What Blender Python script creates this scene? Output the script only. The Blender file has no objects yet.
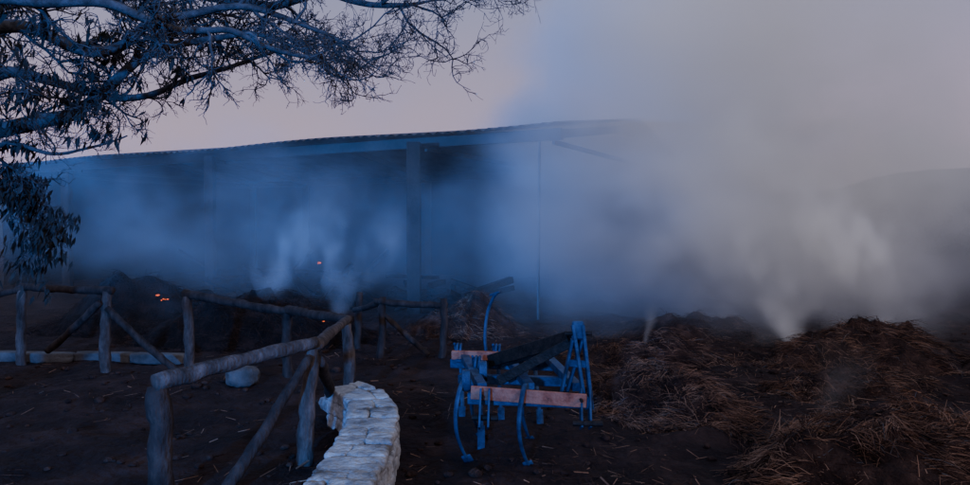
import bpy, math, random
import numpy as np
from mathutils import Vector, Matrix, noise as mn
random.seed(7); R=random.Random(11)
scene=bpy.context.scene
def new_mat(name):
    m=bpy.data.materials.new(name); m.use_nodes=True
    nt=m.node_tree; nt.nodes.clear(); return m,nt
def N(nt,t,**k):
    n=nt.nodes.new(t)
    for a,b in k.items(): setattr(n,a,b)
    return n
def surf(name,cols,scale=5,rough=.85,bump=.3,bscale=30,stretch=(1,1,1),metal=0,detail=5,pos=(.3,.7),bdist=.02):
    m,nt=new_mat(name); L=nt.links.new
    tc=N(nt,'ShaderNodeTexCoord'); mp=N(nt,'ShaderNodeMapping'); mp.inputs['Scale'].default_value=stretch
    L(tc.outputs['Object'],mp.inputs[0])
    n1=N(nt,'ShaderNodeTexNoise'); n1.inputs['Scale'].default_value=scale; n1.inputs['Detail'].default_value=detail; n1.inputs['Roughness'].default_value=.65
    L(mp.outputs[0],n1.inputs['Vector'])
    cr=N(nt,'ShaderNodeValToRGB'); e=cr.color_ramp.elements
    while len(e)<len(cols): e.new(.5)
    for i,c in enumerate(cols):
        e[i].position=pos[0]+(pos[1]-pos[0])*i/(len(cols)-1); e[i].color=(*c,1)
    L(n1.outputs[0],cr.inputs[0])
    p=N(nt,'ShaderNodeBsdfPrincipled'); p.inputs['Roughness'].default_value=rough; p.inputs['Metallic'].default_value=metal
    p.inputs['Specular IOR Level'].default_value=.2
    if bump:
        n2=N(nt,'ShaderNodeTexNoise'); n2.inputs['Scale'].default_value=bscale; n2.inputs['Detail'].default_value=4; L(mp.outputs[0],n2.inputs['Vector'])
        b=N(nt,'ShaderNodeBump'); b.inputs['Strength'].default_value=bump; b.inputs['Distance'].default_value=bdist; L(n2.outputs[0],b.inputs['Height'])
        L(b.outputs[0],p.inputs['Normal'])
    L(cr.outputs[0],p.inputs['Base Color'])
    o=N(nt,'ShaderNodeOutputMaterial'); L(p.outputs[0],o.inputs[0]); return m
M_ground=surf('dirt',[(.009,.005,.0045),(.027,.0135,.011),(.062,.033,.027)],1.7,.95,.9,14,bdist=.06)
M_wood=surf('weathered_wood',[(.03,.022,.018),(.09,.067,.058),(.19,.145,.125)],12,.85,.9,50,(1,1,.35))
M_wooddark=surf('dark_wood',[(.015,.011,.01),(.045,.032,.028),(.085,.06,.05)],12,.85,.9,50,(1,1,.35))
M_stone=surf('limewashed_stone',[(.13,.12,.11),(.36,.34,.32),(.55,.53,.5)],5,.9,1,26,bdist=.03,pos=(.33,.6))
M_mortar=surf('mortar',[(.14,.13,.12),(.32,.3,.29)],12,.95,.8,50)
M_kerb=surf('kerb_stone',[(.06,.055,.05),(.12,.11,.105),(.18,.17,.16)],5,.9,.8,30)
M_blue=surf('blue_paint_worn',[(.012,.02,.04),(.03,.065,.14),(.06,.12,.22)],9,.5,.35,60,metal=.1)
M_steel=surf('dark_steel',[(.01,.0095,.009),(.025,.022,.02),(.05,.035,.028)],14,.6,.4,60,metal=.3)
M_red=surf('faded_red_paint',[(.12,.045,.03),(.38,.12,.07),(.5,.2,.12)],10,.6,.3,60,pos=(.3,.58))
M_straw=surf('straw',[(.07,.034,.02),(.25,.125,.072),(.48,.28,.17)],3,.8,0)
M_strawbase=surf('charred_straw',[(.012,.007,.006),(.05,.025,.018),(.12,.062,.043)],6,.95,1,40,bdist=.04)
M_char=surf('burnt_straw',[(.004,.003,.003),(.013,.008,.007),(.04,.02,.015)],5,.95,1,30,bdist=.05)
M_ash=surf('ash',[(.03,.025,.024),(.1,.09,.088),(.2,.18,.18)],6,.95,0)
M_bark=surf('bark',[(.03,.027,.027),(.08,.073,.073),(.15,.135,.135)],14,.9,.4,60)
M_leaf=surf('leaf',[(.012,.013,.012),(.03,.032,.03),(.05,.05,.045)],6,.8,0)
M_roof=surf('corrugated_sheet',[(.03,.027,.025),(.075,.07,.067),(.11,.103,.1)],1.4,.7,.3,12)
M_pole=surf('galvanised_pole',[(.14,.135,.13),(.25,.24,.23)],5,.5,.1,30)
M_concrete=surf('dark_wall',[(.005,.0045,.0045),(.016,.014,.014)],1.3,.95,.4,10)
M_hill=surf('hill_scrub',[(.02,.022,.017),(.05,.05,.038),(.08,.07,.05)],.03,.95,.2,.5)
M_bushes=surf('bush_foliage',[(.01,.012,.008),(.04,.045,.028)],1.5,.95,0)
M_ember,_nt=new_mat('ember')
_e=N(_nt,'ShaderNodeEmission');_e.inputs[0].default_value=(1,.16,.05,1);_e.inputs[1].default_value=1.6
_o=N(_nt,'ShaderNodeOutputMaterial');_nt.links.new(_e.outputs[0],_o.inputs[0])

class MB:
    def __init__(s): s.v=[];s.f=[];s.m=[];s.n=0
    def add(s,v,f,mi=0):
        b=len(s.v); s.v+= [tuple(a) for a in v]; s.f+=[tuple(i+b for i in q) for q in f]; s.m+=[mi]*len(f)
    def tube(s,pts,rad,sides=8,mi=0,cap=True,rough=0,flat=1.0):
        pts=[Vector(p) for p in pts]; n=len(pts); V=[];F=[]
        up=None
        for i,p in enumerate(pts):
            t=(pts[min(i+1,n-1)]-pts[max(i-1,0)]); 
            if t.length<1e-6: t=Vector((0,0,1))
            t.normalize()
            if up is None:
                up=t.orthogonal().normalized()
            up=(up-t*up.dot(t)); 
            if up.length<1e-4: up=t.orthogonal()
            up.normalize()
            w=t.cross(up); r=rad[i] if hasattr(rad,'__len__') else rad
            for k in range(sides):
                a=2*math.pi*k/sides
                q=p+up*math.cos(a)*r+w*math.sin(a)*r*flat
                if rough: q=q+(q-p)*mn.noise(q*9)*rough*1.0+(q-p)*mn.noise(q*27)*rough*.5
                V.append(q)
        for i in range(n-1):
            for k in range(sides):
                k2=(k+1)%sides
                F.append((i*sides+k,i*sides+k2,(i+1)*sides+k2,(i+1)*sides+k))
        if cap:
            F.append(tuple(range(sides))[::-1]); F.append(tuple((n-1)*sides+k for k in range(sides)))
        s.add(V,F,mi)
    def log(s,a,b,r0,r1,mi=0,bend=.02,over=.0):
        a=Vector(a);b=Vector(b);d=(b-a);L=d.length;d.normalize();a=a-d*over;b=b+d*over
        o=Vector((R.uniform(-1,1),R.uniform(-1,1),R.uniform(-1,1)))*bend
        n=18;pts=[];rr=[]
        for i in range(n+1):
            t=i/n; p=a.lerp(b,t)+o*math.sin(math.pi*t)+Vector((mn.noise(a*3+Vector((t*3,0,0))),mn.noise(b*3+Vector((0,t*3,0))),0))*.018
            pts.append(p); rr.append((r0+(r1-r0)*t)*(1+.12*mn.noise(Vector((t*6,a.x*7,b.y)))))
        rr[0]*=.92; rr[-1]*=.92
        s.tube(pts,rr,12,mi,True,.3)
    def box(s,c,size,mi=0,rot=None,bev=.004):
        c=Vector(c);x,y,z=[q/2 for q in size];b=min(bev,x*.4,y*.4,z*.4)
        V=[];idx={}
        for sx in(-1,1):
            for sy in(-1,1):
                for sz in(-1,1):
                    for ax in range(3):
                        p=[sx*(x-(b if ax!=0 else 0)),sy*(y-(b if ax!=1 else 0)),sz*(z-(b if ax!=2 else 0))]
                        idx[(sx,sy,sz,ax)]=len(V);V.append(Vector(p))
        F=[]
        for ax in range(3):
            o=[i for i in range(3) if i!=ax]
            for sg in(-1,1):
                q=[]
                for a2,b2 in((-1,-1),(1,-1),(1,1),(-1,1)):
                    t=[0,0,0];t[ax]=sg;t[o[0]]=a2;t[o[1]]=b2;q.append(idx[(*t,ax)])
                F.append(tuple(q))
            for a2 in(-1,1):
                for b2 in(-1,1):
                    t=[0,0,0];t[o[0]]=a2;t[o[1]]=b2
                    t1=list(t);t1[ax]=-1;t2=list(t);t2[ax]=1
                    F.append((idx[(*t1,o[0])],idx[(*t1,o[1])],idx[(*t2,o[1])],idx[(*t2,o[0])]))
        for sx in(-1,1):
            for sy in(-1,1):
                for sz in(-1,1): F.append(tuple(idx[(sx,sy,sz,a)] for a in range(3)))
        if rot: V=[rot@v for v in V]
        s.add([v+c for v in V],F,mi)
    def bar(s,a,b,w,h,mi=0,upv=(0,0,1),bev=.004):
        a=Vector(a);b=Vector(b);d=b-a;L=d.length;y=d.normalized();u=Vector(upv)
        x=y.cross(u)
        if x.length<1e-3: x=y.cross(Vector((0,1,0)))
        x.normalize();z=x.cross(y)
        rot=Matrix((x,y,z)).transposed()
        s.box((a+b)/2,(w,L,h),mi,rot,bev)
    def obj(s,name,mats,smooth=False,parent=None,fixn=True):
        me=bpy.data.meshes.new(name);me.from_pydata(s.v,[],s.f)
        for m in mats: me.materials.append(m)
        me.polygons.foreach_set('material_index',s.m)
        if smooth: me.polygons.foreach_set('use_smooth',[True]*len(s.f))
        me.update()
        if fixn:
            import bmesh
            bm=bmesh.new();bm.from_mesh(me);bmesh.ops.recalc_face_normals(bm,faces=bm.faces);bm.to_mesh(me);bm.free()
        o=bpy.data.objects.new(name,me);scene.collection.objects.link(o)
        if parent: o.parent=parent
        return o
def fbm(x,y,z=0,o=4):
    v=0;a=1;
    for i in range(o):
        v+=a*mn.noise(Vector((x,y,z+i*7.3)));a*=.5;x*=2.1;y*=2.1
    return v
# ---------------- ground
def gz(x,y):
    d=math.hypot(x,y-6); k=1 if d<14 else max(0,1-(d-14)/20)
    z=.05*fbm(x*.9,y*.9)*k+.03*fbm(x*5,y*5,3,3)*k
    if x>.9 and y>4: z+=.09*k*max(0,min(1,(x-.9)))*(.45+fbm(x*1.7,y*1.7,9))
    return z
def axis(lo,hi,step,far):
    a=list(np.arange(lo,hi+1e-6,step)); s=step
    p=a[-1]
    while p<far: s*=1.22;p+=s;a.append(p)
    p=a[0];s=step
    while p>-far: s*=1.22;p-=s;a.insert(0,p)
    return a
xs=axis(-7,9,.06,2500);ys=axis(2.5,12,.06,2500)
g=MB();g.v=[(x,y,gz(x,y)) for y in ys for x in xs];w=len(xs)
g.f=[(j*w+i,j*w+i+1,(j+1)*w+i+1,(j+1)*w+i) for j in range(len(ys)-1) for i in range(w-1)];g.m=[0]*len(g.f)
g.obj('ground',[M_ground],True,fixn=False)
# ---------------- hills
def ridge(name,d,x0,x1,f,mat,depth):
    b=MB();n=140;m=14
    for j in range(m+1):
        for i in range(n+1):
            t=i/n;x=x0+(x1-x0)*t;q=j/m
            z=f(x)*math.sin(math.pi*q/2)*(1+.05*fbm(x*.03,q*4)) 
            b.v.append((x,d-depth*(1-q)+0,z-1*(1-q)))
    for j in range(m):
        for i in range(n): b.f.append((j*(n+1)+i,j*(n+1)+i+1,(j+1)*(n+1)+i+1,(j+1)*(n+1)+i))
    b.m=[0]*len(b.f);return b.obj(name,[mat],True,fixn=False)
ridge('hill',700,-900,1100,lambda x:32+24*math.exp(-((x-450)/90)**2)+4*fbm(x*.008,3.3),M_hill,350)
ridge('hill',240,-300,420,lambda x:10.5+2.0*math.exp(-((x-120)/40)**2)+1.0*fbm(x*.04,1.3)+.5*fbm(x*.3,2),M_hill,150)
bb=MB()
for i in range(900):
    x=R.uniform(-20,60);y=R.uniform(38,46);r=R.uniform(.5,1.3);z=R.uniform(.2,2.6)
    for k in range(7):
        c=Vector((x+R.gauss(0,r*.6),y+R.gauss(0,r*.6),max(.1,z+R.gauss(0,r*.4))));s_=r*.45
        a=Vector((R.gauss(0,1),R.gauss(0,1),R.gauss(0,1))).normalized()*s_;b_=a.orthogonal().normalized()*s_
        bb.add([c-a,c+b_,c+a,c-b_],[(0,1,2,3)])
bb.obj('bushes',[M_bushes],fixn=False)
# ---------------- barn (open sided shed)
barn=bpy.data.objects.new('barn',None);scene.collection.objects.link(barn)
C0=Vector((1.3,12.2,0)); du=Vector((-.88,.475,0)).normalized(); dv=Vector((.475,.88,0)).normalized()
Lb=17;Wb=9;He=3.3;Hr=3.95
def bp(u,v,z): return C0+du*u+dv*v+Vector((0,0,z))
p=MB()
for u in (.2,2.9,8.5,14,16.8):
    for v in (-.22,Wb-.1):
        if u==.2 and v<1: continue
        wd_=.25 if u==2.9 and v<1 else .2
        p.bar(bp(u,v,-.1),bp(u,v,He-.02 if v<1 else He-.1),wd_,wd_,0,(0,1,0))
p.obj('posts',[M_steel],parent=barn)
p=MB()
for v in (.1,Wb-.1): p.bar(bp(-.0,v,He-.0),bp(Lb+.3,v,He-.0),.12,.2,0)
for u in (.2,2.9,8.5,14,16.8):
    for v0,v1 in((0.1,Wb/2),(Wb-.1,Wb/2)):
        p.bar(bp(u,v0,He-.0),bp(u,v1,Hr-.0-.02),.1,.16,0)
    p.bar(bp(u,.2,He-.12),bp(u,Wb-.2,He-.12),.06,.08,0)
p.obj('trusses',[M_steel],parent=barn)
p=MB()
for side in(0,1):
    n=340;V=[];F=[]
    for i in range(n+1):
        u=-.15+(Lb+.65)*i/n;dz=.022*math.sin(i*math.pi/2)-.03*math.sin(u*.9)
        for (v,z) in(((-.5),He+.05),(Wb/2,Hr+.12)):
            vv=v if side==0 else Wb-v
            V.append(bp(u,vv,z+dz+.06))
    for i in range(n): F.append((2*i,2*i+2,2*i+3,2*i+1))
    p.add(V,F)
p.obj('roof_sheets',[M_roof],parent=barn,fixn=False)
p=MB()
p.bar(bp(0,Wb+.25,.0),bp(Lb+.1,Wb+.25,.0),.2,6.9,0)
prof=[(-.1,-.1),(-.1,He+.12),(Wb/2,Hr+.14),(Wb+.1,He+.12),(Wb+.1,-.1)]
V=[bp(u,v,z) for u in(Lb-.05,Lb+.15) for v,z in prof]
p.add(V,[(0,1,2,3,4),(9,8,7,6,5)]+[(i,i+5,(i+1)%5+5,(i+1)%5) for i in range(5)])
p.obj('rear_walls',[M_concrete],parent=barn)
p=MB();q=bp(.45,.1,0);p.tube([q,q+Vector((.01,0,1.5)),q+Vector((.02,0,He-.08))],.022,10,0)
p.obj('metal_pole',[M_pole],True,parent=barn)

# ---------------- straw piles
def pile(name,cx,cy,rx,ry,h,n,seed,rot=0,dark=.0,sl=.22,mats=None):
    r=random.Random(seed);b=MB();nr=34;na=64
    def hz(u,v):
        d=math.sqrt(u*u+v*v); k=max(0,1-d**1.7)
        return h*k*(1+.55*fbm(u*1.6+seed,v*1.6,seed,3))+.06*fbm(u*7+seed,v*7,2,3)*min(1,k*3+.1)
    cr,sr=math.cos(rot),math.sin(rot)
    def W(u,v):
        e=1+.3*mn.noise(Vector((math.atan2(v,u)*1.2,seed,0)))
        X=u*rx*e;Y=v*ry*e;x=cx+X*cr-Y*sr;y=cy+X*sr+Y*cr
        return x,y,gz(x,y)+hz(u,v)
    for i in range(nr+1):
        for k in range(na):
            a=2*math.pi*k/na;q=i/nr*1.08;x,y,z=W(q*math.cos(a),q*math.sin(a))
            b.v.append((x,y,z-(.06 if i==nr else 0)))
    for i in range(nr):
        for k in range(na):
            k2=(k+1)%na;b.f.append((i*na+k,i*na+k2,(i+1)*na+k2,(i+1)*na+k));b.m.append(0)
    for _ in range(n):
        a=r.uniform(0,2*math.pi);q=math.sqrt(r.random())*1.15;x,y,z=W(q*math.cos(a),q*math.sin(a))
        burnt=fbm(x*1.6,y*1.6,8,3)
        if r.random()<max(0,burnt*1.6): continue
        th=mn.noise(Vector((x*2.2,y*2.2,seed)))*5+r.gauss(0,.5)
        L=r.uniform(.2,1.0)*sl;el=r.gauss(.12,.3)
        d=Vector((math.cos(th)*math.cos(el),math.sin(th)*math.cos(el),math.sin(el)))
        d+=Vector((math.cos(a),math.sin(a),-.6))*.35; d.normalize()
        wv=d.cross(Vector((r.gauss(0,1),r.gauss(0,1),r.gauss(0,1)))).normalized()*r.uniform(.0012,.003)
        c=Vector((x,y,z+r.uniform(-.01,.035)));dr=Vector((0,0,-L*r.uniform(.05,.3)))
        b.add([c-wv,c+wv,c+d*L*.5+wv,c+d*L*.5-wv,c+d*L+dr+wv*.6,c+d*L+dr-wv*.6],[(0,1,2,3),(3,2,4,5)],0 if r.random()<dark+burnt*.6 else (1 if r.random()<.9 else 2))
    return b.obj(name,mats or [M_strawbase,M_straw,M_ash],True,fixn=False)
pile('straw_pile',2.85,4.7,1.0,.8,.42,24000,1,.2,.34)
pile('straw_pile',1.6,6.6,.6,1.0,.3,13000,2,.3,.34)
pile('straw_pile',4.7,8.5,1.15,.8,.46,11000,3,.1,.4)
pile('straw_pile',2.0,8.6,.9,.55,.24,6000,4,0,.45)
pile('straw_pile',6.3,7.4,1.1,.9,.7,6000,5,0,.8)
pile('straw_pile',-.3,11.2,.9,.7,.5,3000,6,0,.4)
pile('straw_pile',3.6,7.0,.9,.45,.16,5500,8,.4,.5)
pile('straw_pile',3.1,10.3,1.3,.6,.3,4000,12,.1,.8)
CM=[M_char,M_strawbase,M_char]
pile('straw_pile',-3.3,10.3,1.7,.9,.65,9000,9,0,.5,.3,CM)
pile('straw_pile',-5.4,11.4,1.9,.9,.75,7000,10,0,.6,.3,CM)
# charred debris under the roof, with a few live embers
b=MB();r=random.Random(17)
for _ in range(60):
    x=r.uniform(-6.5,.2);y=12.6+(-x)*.4+r.uniform(0,2.2);z=r.uniform(.05,.7);th=r.uniform(0,6.28);L=r.uniform(.5,1.8);el=r.gauss(0,.35)
    d=Vector((math.cos(th)*math.cos(el),math.sin(th)*math.cos(el),math.sin(el)))*L/2;c=Vector((x,y,max(z,abs(d.z)+.05)))
    b.bar(c-d,c+d,r.uniform(.05,.16),r.uniform(.04,.12),0)
for (x,y,z) in((-4.55,9.75,.72),(-4.5,9.8,.66),(-3.05,12.9,1.0),(-2.2,9.75,.42),(-2.25,9.8,.38)):
    for k in range(4):
        c=Vector((x+r.gauss(0,.03),y,z+r.gauss(0,.015)));b.box(c,(r.uniform(.01,.035),.02,r.uniform(.006,.014)),1)
b.obj('burnt_debris',[M_char,M_ember])
b=MB();r=random.Random(5)
for _ in range(50000):
    x=r.uniform(-5.5,8);y=2.8+9*r.random()**1.3
    dn=fbm(x*.8,y*.8,5,3)+(.35 if x>.8 else -.1)
    if r.random()>max(.05,dn+.15): continue
    z=gz(x,y)+r.uniform(.003,.02);th=r.uniform(0,6.28);L=r.uniform(.03,.16);d=Vector((math.cos(th),math.sin(th),r.gauss(0,.2)))
    wv=Vector((-math.sin(th),math.cos(th),r.gauss(0,.5)))*r.uniform(.0012,.0035);c=Vector((x,y,z))
    b.add([c-wv,c+wv,c+d*L+wv,c+d*L-wv],[(0,1,2,3)],0 if r.random()<(.6 if x>.8 else .8) else 1)
b.obj('straw_litter',[M_strawbase,M_straw],fixn=False)
def rock(b,c,s,mi=0,rot=0,seed=0,sub=7,pw=.55,amp=.12):
    V=[];F=[];m={}
    def vid(p):
        k=tuple(round(q,4) for q in p)
        if k not in m:
            q=Vector(p);n=q.normalized();sc=(abs(n.x)**(1/pw*1.6)+abs(n.y)**(1/pw*1.6)+abs(n.z)**(1/pw*1.6))**(-pw/1.6)
            v=n*sc; v*=1+amp*fbm(v.x*1.3+seed*3.7,v.y*1.3,v.z*1.3+seed,3)
            v=Vector((v.x*s[0]/2,v.y*s[1]/2,v.z*s[2]/2))
            v=Vector((v.x*math.cos(rot)-v.y*math.sin(rot),v.x*math.sin(rot)+v.y*math.cos(rot),v.z))
            m[k]=len(V);V.append(v+Vector(c))
        return m[k]
    for ax in range(3):
        for sg in(-1,1):
            for i in range(sub):
                for j in range(sub):
                    q=[]
                    for a,c2 in((0,0),(1,0),(1,1),(0,1)):
                        t=[0,0,0];t[ax]=sg;t[(ax+1)%3]=-1+2*(i+a)/sub;t[(ax+2)%3]=-1+2*(j+c2)/sub;q.append(vid(t))
                    F.append(tuple(q if sg>0 else q[::-1]))
    b.add(V,F,mi)
b=MB();r=random.Random(9)
for _ in range(900):
    x=r.uniform(-5.5,7.5);y=2.9+8*r.random();s_=r.uniform(.02,.07)*(1 if r.random()<.92 else 1.6)
    rock(b,(x,y,gz(x,y)+s_*.15),(s_*1.3,s_,s_*.7),0,r.uniform(0,3),r.random()*50,3,.9,.3)
b.obj('dirt_clods',[M_strawbase],True,fixn=False)
# ---------------- stone wall
ctr=[(-.74,2.3),(-.78,3.2),(-.78,4.0),(-.79,4.7),(-.86,5.3),(-1.0,5.72),(-1.2,6.0)]
def cat(P,n=16):
    P=[Vector((*q,0)) if len(q)==2 else Vector(q) for q in P];P=[P[0]*2-P[1]]+P+[P[-1]*2-P[-2]];o=[]
    for i in range(1,len(P)-2):
        for k in range(n):
            t=k/n;a,b_,c,d=P[i-1:i+3]
            o.append(.5*((2*b_)+(c-a)*t+(2*a-5*b_+4*c-d)*t*t+(3*b_-a-3*c+d)*t**3))
    o.append(P[-2]);return o
path=cat(ctr,24);cum=[0]
for i in range(1,len(path)): cum.append(cum[-1]+(path[i]-path[i-1]).length)
def at(s_):
    for i in range(1,len(cum)):
        if cum[i]>=s_:
            t=(s_-cum[i-1])/(cum[i]-cum[i-1]);p_=path[i-1].lerp(path[i],t);d=(path[i]-path[i-1]).normalized();return p_,d
    return path[-1],(path[-1]-path[-2]).normalized()
b=MB();Wd=.35;Hh=.32
V=[];F=[];n=60
for i in range(n+1):
    p_,d=at(cum[-1]*i/n);w_=Vector((-d.y,d.x,0))
    for (o,z) in((-1,-.05),(-1,Hh-.022),(1,Hh-.022),(1,-.05)): V.append(p_+w_*o*(Wd/2-.005)+Vector((0,0,z)))
for i in range(n):
    for k in range(4): F.append((i*4+k,i*4+(k+1)%4,(i+1)*4+(k+1)%4,(i+1)*4+k))
F.append((0,1,2,3));F.append((n*4+3,n*4+2,n*4+1,n*4));b.add(V,F,1)
r=random.Random(4);z=0
for ci,hh in enumerate((.12,.115,.0)):
    if ci<2:
        for sd in(-1,1):
            s_=.02*ci
            while s_<cum[-1]:
                L=r.uniform(.1,.32);p_,d=at(s_+L/2);w_=Vector((-d.y,d.x,0));a=math.atan2(d.y,d.x)
                rock(b,p_+w_*sd*(Wd/2-.05)+Vector((0,0,z+hh/2)),(L*1.0,.13+r.uniform(-.01,.02),hh*1.0),0,a+r.gauss(0,.04),r.random()*90,9,.26,.14);s_+=L
        z+=hh
    else:
        s_=0
        while s_<cum[-1]:
            L=r.uniform(.12,.3);split=r.uniform(.3,.7) if r.random()<.75 else 1.0
            for lo,hi in((0,split),(split,1)):
                if hi-lo<.05: continue
                p_,d=at(s_+L/2+r.gauss(0,.012));w_=Vector((-d.y,d.x,0));a=math.atan2(d.y,d.x);wd=(hi-lo)*(Wd+.02);of=((lo+hi)/2-.5)*(Wd+.02)
                rock(b,p_+w_*of+Vector((0,0,z+.045+r.gauss(0,.006))),(L*1.0,wd*1.0,.1),0,a+r.gauss(0,.06),r.random()*90,10,.23,.14)
            s_+=L
b.obj('stone_wall',[M_stone,M_mortar],True,fixn=False)
b=MB();x=-7.5
while x<-4.1:
    L=r.uniform(.5,1.1);rock(b,(x+L/2,8.75-.05*(x+5)+r.gauss(0,.02),.04),(L*1.03,.16,.13),0,-.05+r.gauss(0,.03),r.random()*90,8,.2,.1);x+=L
b.obj('stone_kerb',[M_kerb],True,fixn=False)
b=MB();rock(b,(-2.55,7.35,.11),(.33,.27,.2),0,.3,12,12,.5,.16);b.obj('boulder',[M_kerb],True,fixn=False)
# ---------------- fences
b=MB()
A=(-1.98,4.25);B=(-1.28,4.98);Cc=(-1.33,6.75)
b.log((A[0],A[1],-.1),(A[0]-.02,A[1],.72),.075,.068,1)
b.log((B[0]-.03,B[1],-.1),(B[0]+.05,B[1],.82),.06,.05,0)
b.log((Cc[0],Cc[1],-.1),(Cc[0]-.02,Cc[1],.78),.055,.05,0)
b.log((A[0]-.0,A[1]-.03,.75),(B[0]+.06,B[1]-.02,.86),.055,.045,0,.02,.03)
b.log((B[0]+.02,B[1]-.09,.74),(A[0]+.35,A[1]+.05,.03),.034,.042,1,.01,.05)
b.log((B[0]+.06,B[1]+.07,.84),(Cc[0],Cc[1]-.02,.8),.042,.038,0,.01,.06)
b.log((B[0]+.08,B[1]+.1,.7),(Cc[0]-.02,Cc[1]-.5,.08),.04,.045,1,.01,.05)
b.obj('wooden_fence',[M_wood,M_wooddark],True)
b=MB()
D=(-2.2,7.8);E=(-3.42,8.1);F_=(-4.46,8.2);G=(-5.7,8.6);H=(-7.2,8.4)
b.log((Cc[0],Cc[1],.8),(D[0],D[1],.76),.045,.05,1,.01,.05)
for q,h,rr,m in((D,.76,.06,1),(E,.88,.06,0),(F_,.93,.062,0),(G,.9,.06,0),(H,.8,.06,1)):
    b.log((q[0],q[1],-.1),(q[0]+R.uniform(-.04,.04),q[1],h),rr,rr*.85,m)
b.log((D[0],D[1],.74),(E[0],E[1],.9),.045,.05,1,.02,.08)
b.log((F_[0],F_[1],.94),(G[0],G[1],.95),.05,.045,1,.02,.1)
b.log((G[0],G[1],.92),(H[0],H[1],.6),.045,.045,1,.02,.08)
b.log((F_[0]+.1,F_[1]-.05,.68),(E[0]-.2,E[1]-.05,.08),.04,.04,1,.02,.08)
b.log((F_[0]-.05,F_[1]-.07,.78),(G[0]+.4,G[1]-.1,.2),.04,.04,1,.02,.05)
b.obj('wooden_fence',[M_wood,M_wooddark],True)
b=MB()
K=[(-1.35,9.0),(-.55,8.8),(-1.75,9.6)]
for q in K: b.log((q[0],q[1],-.1),(q[0]+.03,q[1],.78),.05,.045,1)
b.log((K[0][0],K[0][1],.72),(K[1][0],K[1][1],.7),.04,.04,1,.02,.08)
b.log((K[0][0],K[0][1],.72),(K[2][0],K[2][1],.55),.04,.04,1,.02,.08)
b.log((K[0][0],K[0][1],.6),(K[1][0]-.2,K[1][1],.1),.035,.035,1,.02,.05)
b.obj('wooden_fence',[M_wood,M_wooddark],True)
# ---------------- cultivator
cu=bpy.data.objects.new('cultivator',None);scene.collection.objects.link(cu)
f=MB();zf=.47
f.bar((-.12,4.98,zf),(.74,4.86,zf),.08,.08,0)
f.bar((-.30,6.15,zf+.02),(.62,6.02,zf+.02),.08,.08,0)
f.bar((-.21,5.56,zf+.01),(.70,5.44,zf+.01),.07,.07,0)
for a,c in(((-.02,4.92,zf),(-.18,6.1,zf)),((.66,4.92,zf),(.55,6.0,zf)),((.32,4.92,zf),(.2,6.05,zf))):
    f.bar((a[0],a[1]+.05,a[2]+.075),(c[0],c[1],c[2]+.08),.07,.06,0)
f.obj('frame',[M_blue],parent=cu)
f=MB()
f.bar((-.1,4.925,zf+.05),(.70,4.80,zf+.02),.02,.095,0,(0,0,1))
f.bar((-.29,6.09,zf+.1),(.5,5.98,zf+.1),.05,.075,0)
f.obj('red_bars',[M_red],parent=cu)
f=MB()
top=Vector((.66,4.98,.99))
for dx in(-.035,.035):
    f.bar((.73+dx*.6,4.9,zf-.06),(top.x+dx,top.y,top.z),.024,.095,0,(0,1,0))
    f.bar((.56+dx*.5,5.0,zf),(top.x+dx,top.y,top.z-.1),.02,.07,0,(0,1,0))
f.bar((top.x,top.y-.01,top.z-.1),(top.x+.002,top.y-.01,top.z+.03),.085,.06,0,(0,1,0),.012)
f.bar((.6,4.97,.72),(.72,4.92,.72),.03,.05,0)
for x in(.0,.70):
    for dx in(-.03,.03): f.bar((x+dx,4.88,zf+.08),(x+dx-.01,4.76,zf-.16),.015,.09,0,(0,1,0))
f.obj('hitch_mast',[M_blue],parent=cu)
f=MB()
for dx in(-.05,.05): f.bar((top.x+dx-.02,top.y+.03,top.z-.1),(.08+dx,5.7,zf+.12),.02,.1,0)
f.bar((top.x-.05,5.0,.86),(.1,5.15,zf+.08),.02,.07,0)
f.tube([(.57,4.965,.93),(.76,4.955,.935)],.017,10,0)
f.tube([(-.09,4.82,zf-.1),(.09,4.8,zf-.1)],.02,10,0);f.tube([(.60,4.75,zf-.12),(.80,4.73,zf-.12)],.02,10,0)
for x,y in((-.02,4.9),(.66,4.8)):
    f.tube([(x,y-.05,zf+.03),(x,y+.0,zf+.03)],.012,6,0)
f.obj('braces_and_pins',[M_steel],parent=cu)
f=MB()
def tine(x,y,s_=1,mi=0):
    P=[]
    for i in range(30):
        a=i/29*2*2*math.pi+math.pi/2;P.append((x-.05+.06*i/29,y+.06-.055*math.cos(a),zf+.13+.055*math.sin(a)))
    f.tube(P,.012,8,mi)
    Q=cat([(x,y+.05,zf+.16),(x,y+.2,zf+.14),(x+.0,y+.27,zf-.02),(x+.01,y+.2,zf-.2),(x+.02,y+.07,zf-.34),(x+.02,y-.05,zf-.46)],7)
    n=len(Q);f.tube(Q,[.023]*n,8,mi,True,0,.55)
    f.bar((x+.02,y+.02,zf-.36),(x+.02,y-.12,zf-.53),.06,.014,mi,(0,-1,.6))
    f.box((x,y,zf+.055),(.07,.12,.03),mi)
def sickle(x,y,mi=0,lean=.0):
    Q=cat([(x,y+.0,zf+.1),(x-.02,y-.1,zf+.06),(x-.045,y-.15,zf-.08),(x-.04+lean,y-.12,zf-.24),(x+.0+lean,y-.02,zf-.4),(x+.05+lean,y+.08,zf-.52)],8)
    n=len(Q);f.tube(Q,[.026-.008*i/n for i in range(n)],8,mi,True,0,.6)
    f.bar(Q[-6],Vector(Q[-1])+Vector((.015,.02,-.03)),.07,.014,mi,(0,1,.5))
sickle(.28,4.92);sickle(-.16,5.05);sickle(-.06,5.62);sickle(.33,5.5)
tine(-.22,6.1);tine(.12,6.05);tine(.45,6.0);tine(-.05,5.5)
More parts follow.
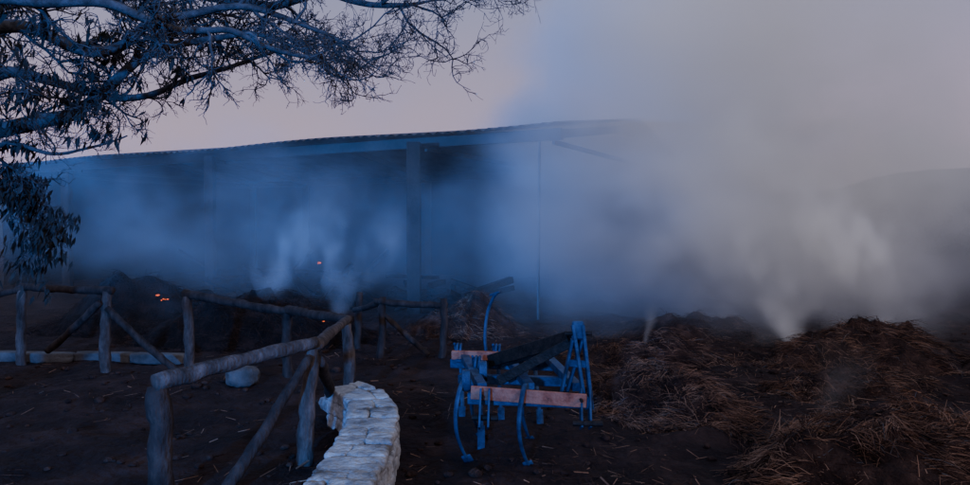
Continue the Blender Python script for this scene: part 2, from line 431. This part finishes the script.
Q=cat([(.02,6.1,.5),(.0,6.12,.72),(.02,6.15,.92),(.07,6.13,1.06),(.1,6.1,1.1)],6)
f.tube(Q,[.018]*len(Q),8,0,True,0,.6);f.bar((.05,6.15,1.085),(.13,6.1,1.12),.05,.02,0)
for x,y in((-.14,5.04),(-.02,5.36)):
    P=[(x+.05*i/50-.02,y+.07*math.cos(i*.6),zf+.11+.07*math.sin(i*.6)) for i in range(50)]
    f.tube(P,.011,6,0)
f.obj('tines',[M_blue],True,parent=cu)
# ---------------- tree
t=MB();lv=MB()
r=random.Random(21)
def grow(p,d,L,rad,lev,leafy):
    n=5 if lev<3 else 4;pts=[p];dd=d.copy()
    for i in range(n):
        dd=(dd+Vector((r.gauss(0,.28),r.gauss(0,.28),r.gauss(0,.28)))+Vector((0,0,.05 if lev<3 else -.03))).normalized()
        pts.append(pts[-1]+dd*L/n)
    t.tube(pts,[rad*(1-.5*i/n) for i in range(n)]+[rad*(.45 if lev<4 else 1.0)],5 if lev<2 else 3,0,lev>2)
    if lev>=4: return pts[-1]
    nk={1:8,2:6,3:3}[lev]
    for k in range(nk):
        i=r.randint(1,n);q=pts[i];ax=Vector((r.gauss(0,1),r.gauss(0,1),r.gauss(0,1))).normalized()
        nd=(dd+ax*.95).normalized()
        grow(q,nd,L*r.uniform(.36,.6),max(.0024,rad*.58),lev+1,leafy)
    if leafy and r.random()<leafy:
        for k in range(r.randint(4,8)):
            c=pts[-1]+Vector((r.gauss(0,.03),r.gauss(0,.03),r.gauss(0,.02)))
            dn=Vector((r.gauss(0,.3)-.25,r.gauss(0,.25),-1)).normalized();l=r.uniform(.05,.12)
            wv=dn.cross(Vector((r.gauss(0,1),r.gauss(0,1),0))).normalized()*l*.13
            lv.add([c,c+dn*l*.35+wv,c+dn*l,c+dn*l*.4-wv],[(0,1,2,3)])
def limb(P,r0,r1,nk,kL,leafy=lambda x:0,down=0):
    Q=cat(P,8);n=len(Q);Q=[q+Vector((mn.noise(q*2.1),mn.noise(q*2.1+Vector((5,0,0))),mn.noise(q*2.1+Vector((0,9,0)))))*.09 for q in Q]
    t.tube(Q,[r0+(r1-r0)*i/(n-1) for i in range(n)],8,0,True,.15)
    for k in range(nk):
        i=int((k+r.random())/nk*(n-2))+1;i=min(i,n-1);q=Q[i];d=(Q[min(i+1,n-1)]-Q[i-1]).normalized()
        ax=Vector((r.gauss(0,.7),r.gauss(0,.8),r.gauss(0,1))).normalized()
        rr=(r0+(r1-r0)*i/(n-1))
        grow(q,(d*.9+ax*.9+Vector((0,0,down))).normalized(),kL*r.uniform(.6,1.15),min(.013,max(.006,rr*.6)),1,leafy(q.x))
t.tube(cat([(-5.0,4.9,-.2),(-4.95,4.9,.6),(-4.8,4.95,1.3),(-4.7,5.0,2.0)],6),[.24-.004*i for i in range(19)],14,0,True,.3)
lf=lambda x: 0 if x>-1.9 else (.02 if x>-2.5 else .05)
limb([(-4.7,5,1.9),(-4.1,5,2.2),(-3.3,5,2.42),(-2.9,4.95,2.5),(-2.5,4.9,2.75),(-2.1,4.9,2.95),(-1.5,4.9,2.95),(-1.1,4.9,2.8)],.075,.006,20,.55,lf)
limb([(-4.7,5,2.0),(-4.2,4.7,2.6),(-3.3,4.6,3.0),(-2.6,4.6,2.85),(-2.1,4.6,3.05),(-1.5,4.7,3.1),(-1.0,4.8,2.95),(-.75,4.8,2.8)],.06,.005,23,.55,lf)
limb([(-4.7,5,2.0),(-4.4,5.3,2.9),(-3.6,5.4,3.4),(-2.6,5.3,3.45),(-1.8,5.2,3.35),(-1.0,5.1,3.3),(-.6,5.0,3.25),(-.4,5,3.3)],.08,.005,24,.6,lf)
limb([(-4.7,5,2.0),(-4.3,4.3,2.7),(-3.0,4.2,3.05),(-2.3,4.1,3.0),(-1.7,4.1,2.85),(-1.0,4.1,2.7),(-.8,4.1,2.6)],.05,.005,19,.45,lf)
limb([(-4.2,4.8,2.3),(-3.7,4.9,2.15),(-3.3,4.9,2.25),(-2.9,4.9,2.15),(-2.5,4.85,2.3)],.03,.005,8,.4,lambda x:.16,-.3)
limb([(-4.5,5.2,2.0),(-3.9,5.3,2.1),(-3.6,5.3,1.9),(-3.4,5.2,1.6)],.035,.008,10,.35,lambda x:.4,-.6)
limb([(-4.7,5.2,2.1),(-4.0,5.8,2.9),(-3.2,6.0,2.8),(-2.2,6.0,3.0),(-1.4,6,3.3)],.06,.006,16,.6,lf)
limb([(-4.7,5.0,2.1),(-4.6,5.4,3.2),(-4.2,5.9,4.2),(-3.0,5.9,4.1),(-1.5,5.7,4.0),(-.7,5.6,3.8),(-.3,5.6,3.7)],.1,.006,20,.65,lf)
limb([(-4.8,5.0,2.0),(-5.3,4.7,3.2),(-5.8,4.4,4.5)],.1,.02,6,.8,lambda x:.2)
tree=t.obj('tree',[M_bark],True,fixn=False)
fo=lv.obj('leaves',[M_leaf],fixn=False);fo.parent=tree
# ---------------- smoke
def mth(nt,op,a,b=None,c=None):
    n=N(nt,'ShaderNodeMath',operation=op)
    for i,q in enumerate((a,b,c)):
        if q is None: continue
        if isinstance(q,(int,float)): n.inputs[i].default_value=q
        else: nt.links.new(q,n.inputs[i])
    return n.outputs[0]
def mr(nt,v,a,b,c,d,sm=True):
    n=N(nt,'ShaderNodeMapRange');n.interpolation_type='SMOOTHSTEP' if sm else 'LINEAR'
    nt.links.new(v,n.inputs[0])
    for i,q in enumerate((a,b,c,d)):
        if isinstance(q,(int,float)): n.inputs[i+1].default_value=q
        else: nt.links.new(q,n.inputs[i+1])
    return n.outputs[0]
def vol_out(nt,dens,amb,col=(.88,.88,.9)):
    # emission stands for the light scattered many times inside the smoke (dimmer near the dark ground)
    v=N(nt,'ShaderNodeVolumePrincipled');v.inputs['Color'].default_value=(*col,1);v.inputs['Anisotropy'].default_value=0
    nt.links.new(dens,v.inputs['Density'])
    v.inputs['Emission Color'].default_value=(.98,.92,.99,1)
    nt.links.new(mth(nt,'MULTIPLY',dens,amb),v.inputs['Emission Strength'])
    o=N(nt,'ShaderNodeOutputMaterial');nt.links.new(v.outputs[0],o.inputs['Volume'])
m,nt=new_mat('smoke_bank')
tc=N(nt,'ShaderNodeTexCoord');sp=N(nt,'ShaderNodeSeparateXYZ');nt.links.new(tc.outputs['Object'],sp.inputs[0]);X,Y,Z=sp.outputs
mp=N(nt,'ShaderNodeMapping');mp.inputs['Scale'].default_value=(.42,.42,.5);mp.inputs['Rotation'].default_value=(0,.5,0);nt.links.new(tc.outputs['Object'],mp.inputs[0])
nz=N(nt,'ShaderNodeTexNoise');nz.inputs['Scale'].default_value=1;nz.inputs['Detail'].default_value=3;nz.inputs['Roughness'].default_value=.64;nt.links.new(mp.outputs[0],nz.inputs['Vector'])
nv=mr(nt,nz.outputs[0],.4,.6,0,1)
Xp=mth(nt,'MULTIPLY_ADD',Z,-.28,X)
tp=mth(nt,'MULTIPLY',mr(nt,Xp,-1.9,4.2,3.1,17),mr(nt,X,5.0,8.5,1,.16))
zt=mth(nt,'ADD',Z,mth(nt,'MULTIPLY_ADD',nz.outputs[0],-5,2.5))
zf_=mr(nt,zt,mth(nt,'MULTIPLY',tp,.55),mth(nt,'MULTIPLY',tp,1.2),1,0)
yf=mr(nt,Y,9.0,10.6,0,1)
lowf=mr(nt,Z,0,1.4,.2,1)
amp_=mth(nt,'MULTIPLY',mr(nt,X,-.3,1.6,.105,.9),mth(nt,'MULTIPLY',mr(nt,X,4.5,8.3,1,.14),mr(nt,X,-8.5,-5,.5,1)))
base=mth(nt,'MULTIPLY',mth(nt,'MULTIPLY',mth(nt,'MULTIPLY',zf_,yf),mth(nt,'MULTIPLY_ADD',nv,.85,.15)),mth(nt,'MULTIPLY',lowf,amp_))
vm=N(nt,'ShaderNodeVectorMath',operation='SUBTRACT');vm.inputs[1].default_value=(4.8,10.4,1.8);nt.links.new(tc.outputs['Object'],vm.inputs[0])
vs=N(nt,'ShaderNodeVectorMath',operation='DIVIDE');vs.inputs[1].default_value=(3.2,1.9,2.1);nt.links.new(vm.outputs[0],vs.inputs[0])
vl=N(nt,'ShaderNodeVectorMath',operation='LENGTH');nt.links.new(vs.outputs[0],vl.inputs[0])
bw=mr(nt,mth(nt,'ADD',vl.outputs['Value'],mth(nt,'MULTIPLY_ADD',nz.outputs[0],-2.8,1.4)),.25,1.0,1,0)
de=mth(nt,'MULTIPLY_ADD',bw,.8,base)
amb=mth(nt,'MULTIPLY_ADD',bw,.06,mth(nt,'MULTIPLY',mr(nt,Z,.5,6,.015,.2,False),mr(nt,X,-1.2,3.2,.06,1)))  # glow painted dimmer toward the left as barn shade, stronger in the billow
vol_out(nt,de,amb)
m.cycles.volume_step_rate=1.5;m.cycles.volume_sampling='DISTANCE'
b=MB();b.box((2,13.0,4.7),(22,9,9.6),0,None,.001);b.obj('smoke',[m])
def plume(name,x,y,z,h,r0,r1,lx,ly,dens,seed,k=.2):
    m,nt=new_mat(name+'_mat')
    tc=N(nt,'ShaderNodeTexCoord');sp=N(nt,'ShaderNodeSeparateXYZ');nt.links.new(tc.outputs['Object'],sp.inputs[0]);X,Y,Z=sp.outputs
    q=mth(nt,'DIVIDE',Z,h)
    cv=mth(nt,'POWER',q,1.3)
    mp=N(nt,'ShaderNodeMapping');mp.inputs['Scale'].default_value=(1,1,.6);mp.inputs['Location'].default_value=(seed,seed*2,0);nt.links.new(tc.outputs['Object'],mp.inputs[0])
    n1=N(nt,'ShaderNodeTexNoise');n1.inputs['Scale'].default_value=1.5;n1.inputs['Detail'].default_value=2;nt.links.new(mp.outputs[0],n1.inputs['Vector'])
    s2=N(nt,'ShaderNodeSeparateColor');nt.links.new(n1.outputs['Color'],s2.inputs[0])
    wob=mth(nt,'MULTIPLY',mr(nt,q,0,.4,.03,1),r1*3.4)
    cx=mth(nt,'MULTIPLY_ADD',cv,lx,mth(nt,'MULTIPLY',mth(nt,'SUBTRACT',s2.outputs[0],.5),wob))
    cy=mth(nt,'MULTIPLY_ADD',cv,ly,mth(nt,'MULTIPLY',mth(nt,'SUBTRACT',s2.outputs[1],.5),wob))
    dx=mth(nt,'SUBTRACT',X,cx);dy=mth(nt,'SUBTRACT',Y,cy)
    rr=mth(nt,'SQRT',mth(nt,'ADD',mth(nt,'MULTIPLY',dx,dx),mth(nt,'MULTIPLY',dy,dy)))
    rad=mth(nt,'MULTIPLY_ADD',mth(nt,'POWER',q,.7),r1-r0,r0)
    fr=mr(nt,mth(nt,'DIVIDE',rr,rad),.0,1,1,0)
    nn=mr(nt,s2.outputs[2],.4,.6,.15,1.3)
    fade=mth(nt,'MULTIPLY',mr(nt,q,.3,1,1,0),mth(nt,'DIVIDE',r1,mth(nt,'ADD',rad,r1*.12)))
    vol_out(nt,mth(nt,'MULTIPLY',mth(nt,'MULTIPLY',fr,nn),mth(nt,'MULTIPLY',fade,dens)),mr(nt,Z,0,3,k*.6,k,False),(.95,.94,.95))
    m.cycles.volume_step_rate=2;m.cycles.volume_sampling='DISTANCE'
    b=MB();n=8;pts=[];rd=[]
    for i in range(n+1):
        k=i/n;pts.append((k**1.3*lx,k**1.3*ly,k*h));rd.append((r0+(r1-r0)*k**.7)*1.0+ r1*.4*min(1,k/.5)+.03)
    b.tube(pts,rd,10);o=b.obj(name,[m]);o.location=(x,y,z);return o
plume('smoke_plume',4.95,8.7,.42,2.6,.07,1.0,-1.1,1.2,1.5,1,.22)
plume('smoke_plume',4.1,9.3,.15,2.2,.15,.9,-.5,.8,1.5,5,.22)
plume('smoke_plume',1.95,8.5,.25,.6,.03,.12,.08,.2,2,7)
plume('smoke_plume',-3.1,10.2,.5,2.2,.15,.9,1.2,.4,.7,3,.01)
plume('smoke_plume',-2.1,10.0,.4,1.9,.12,.7,1.1,.3,.9,9,.01)
plume('smoke_plume',2.45,5.0,.34,.6,.1,.25,.1,.2,.5,12)
# ---------------- world and lights
w=bpy.data.worlds.new('World');scene.world=w;w.use_nodes=True;nt=w.node_tree;nt.nodes.clear()
sky=N(nt,'ShaderNodeTexSky');sky.sky_type='NISHITA';sky.sun_disc=False;sky.sun_elevation=math.radians(1.5);sky.sun_rotation=math.radians(130)
tc=N(nt,'ShaderNodeTexCoord');sp=N(nt,'ShaderNodeSeparateXYZ');nt.links.new(tc.outputs['Generated'],sp.inputs[0])
cr=N(nt,'ShaderNodeValToRGB');e=cr.color_ramp.elements
e[0].position=0;e[0].color=(.41,.29,.35,1);e[1].position=1;e[1].color=(.17,.23,.42,1)
x=e.new(.12);x.color=(.39,.305,.40,1);x=e.new(.35);x.color=(.22,.25,.41,1)
nt.links.new(sp.outputs[2],cr.inputs[0])
b1=N(nt,'ShaderNodeBackground');b1.inputs[1].default_value=.01;nt.links.new(sky.outputs[0],b1.inputs[0])
b2=N(nt,'ShaderNodeBackground');b2.inputs[1].default_value=1.3;nt.links.new(cr.outputs[0],b2.inputs[0])
ad=N(nt,'ShaderNodeAddShader');nt.links.new(b1.outputs[0],ad.inputs[0]);nt.links.new(b2.outputs[0],ad.inputs[1])
o=N(nt,'ShaderNodeOutputWorld');nt.links.new(ad.outputs[0],o.inputs[0])
s=bpy.data.lights.new('sun','SUN');s.energy=.45;s.angle=math.radians(15);s.color=(1,.86,.8);so=bpy.data.objects.new('sun',s);scene.collection.objects.link(so)
so.rotation_euler=Vector((-.6,.55,-.4)).to_track_quat('-Z','Y').to_euler()
def spot(loc,tgt,en,size,bl):
    l=bpy.data.lights.new('blue_beacon_and_fill','SPOT');l.energy=en;l.color=(.02,.25,1);l.spot_size=math.radians(size);l.spot_blend=bl;l.shadow_soft_size=.3
    lo=bpy.data.objects.new('blue_beacon_and_fill',l);scene.collection.objects.link(lo);lo.location=loc
    lo.rotation_euler=(Vector(tgt)-Vector(loc)).to_track_quat('-Z','Y').to_euler()
spot((-3.5,-11,3.6),(-3.8,12,2.3),14000,44,.8)
spot((-13,8,3.2),(-3.0,12.2,2.9),16000,42,.9)  # unseen fill spot, added beside the smoke to light its left side blue
# ---------------- camera
c=bpy.data.cameras.new('camera');co=bpy.data.objects.new('camera',c);scene.collection.objects.link(co);scene.camera=co
c.sensor_width=36;c.lens=26;c.clip_end=6000;co.location=(0,0,1.7);co.rotation_euler=(math.radians(90-1.4),0,0)
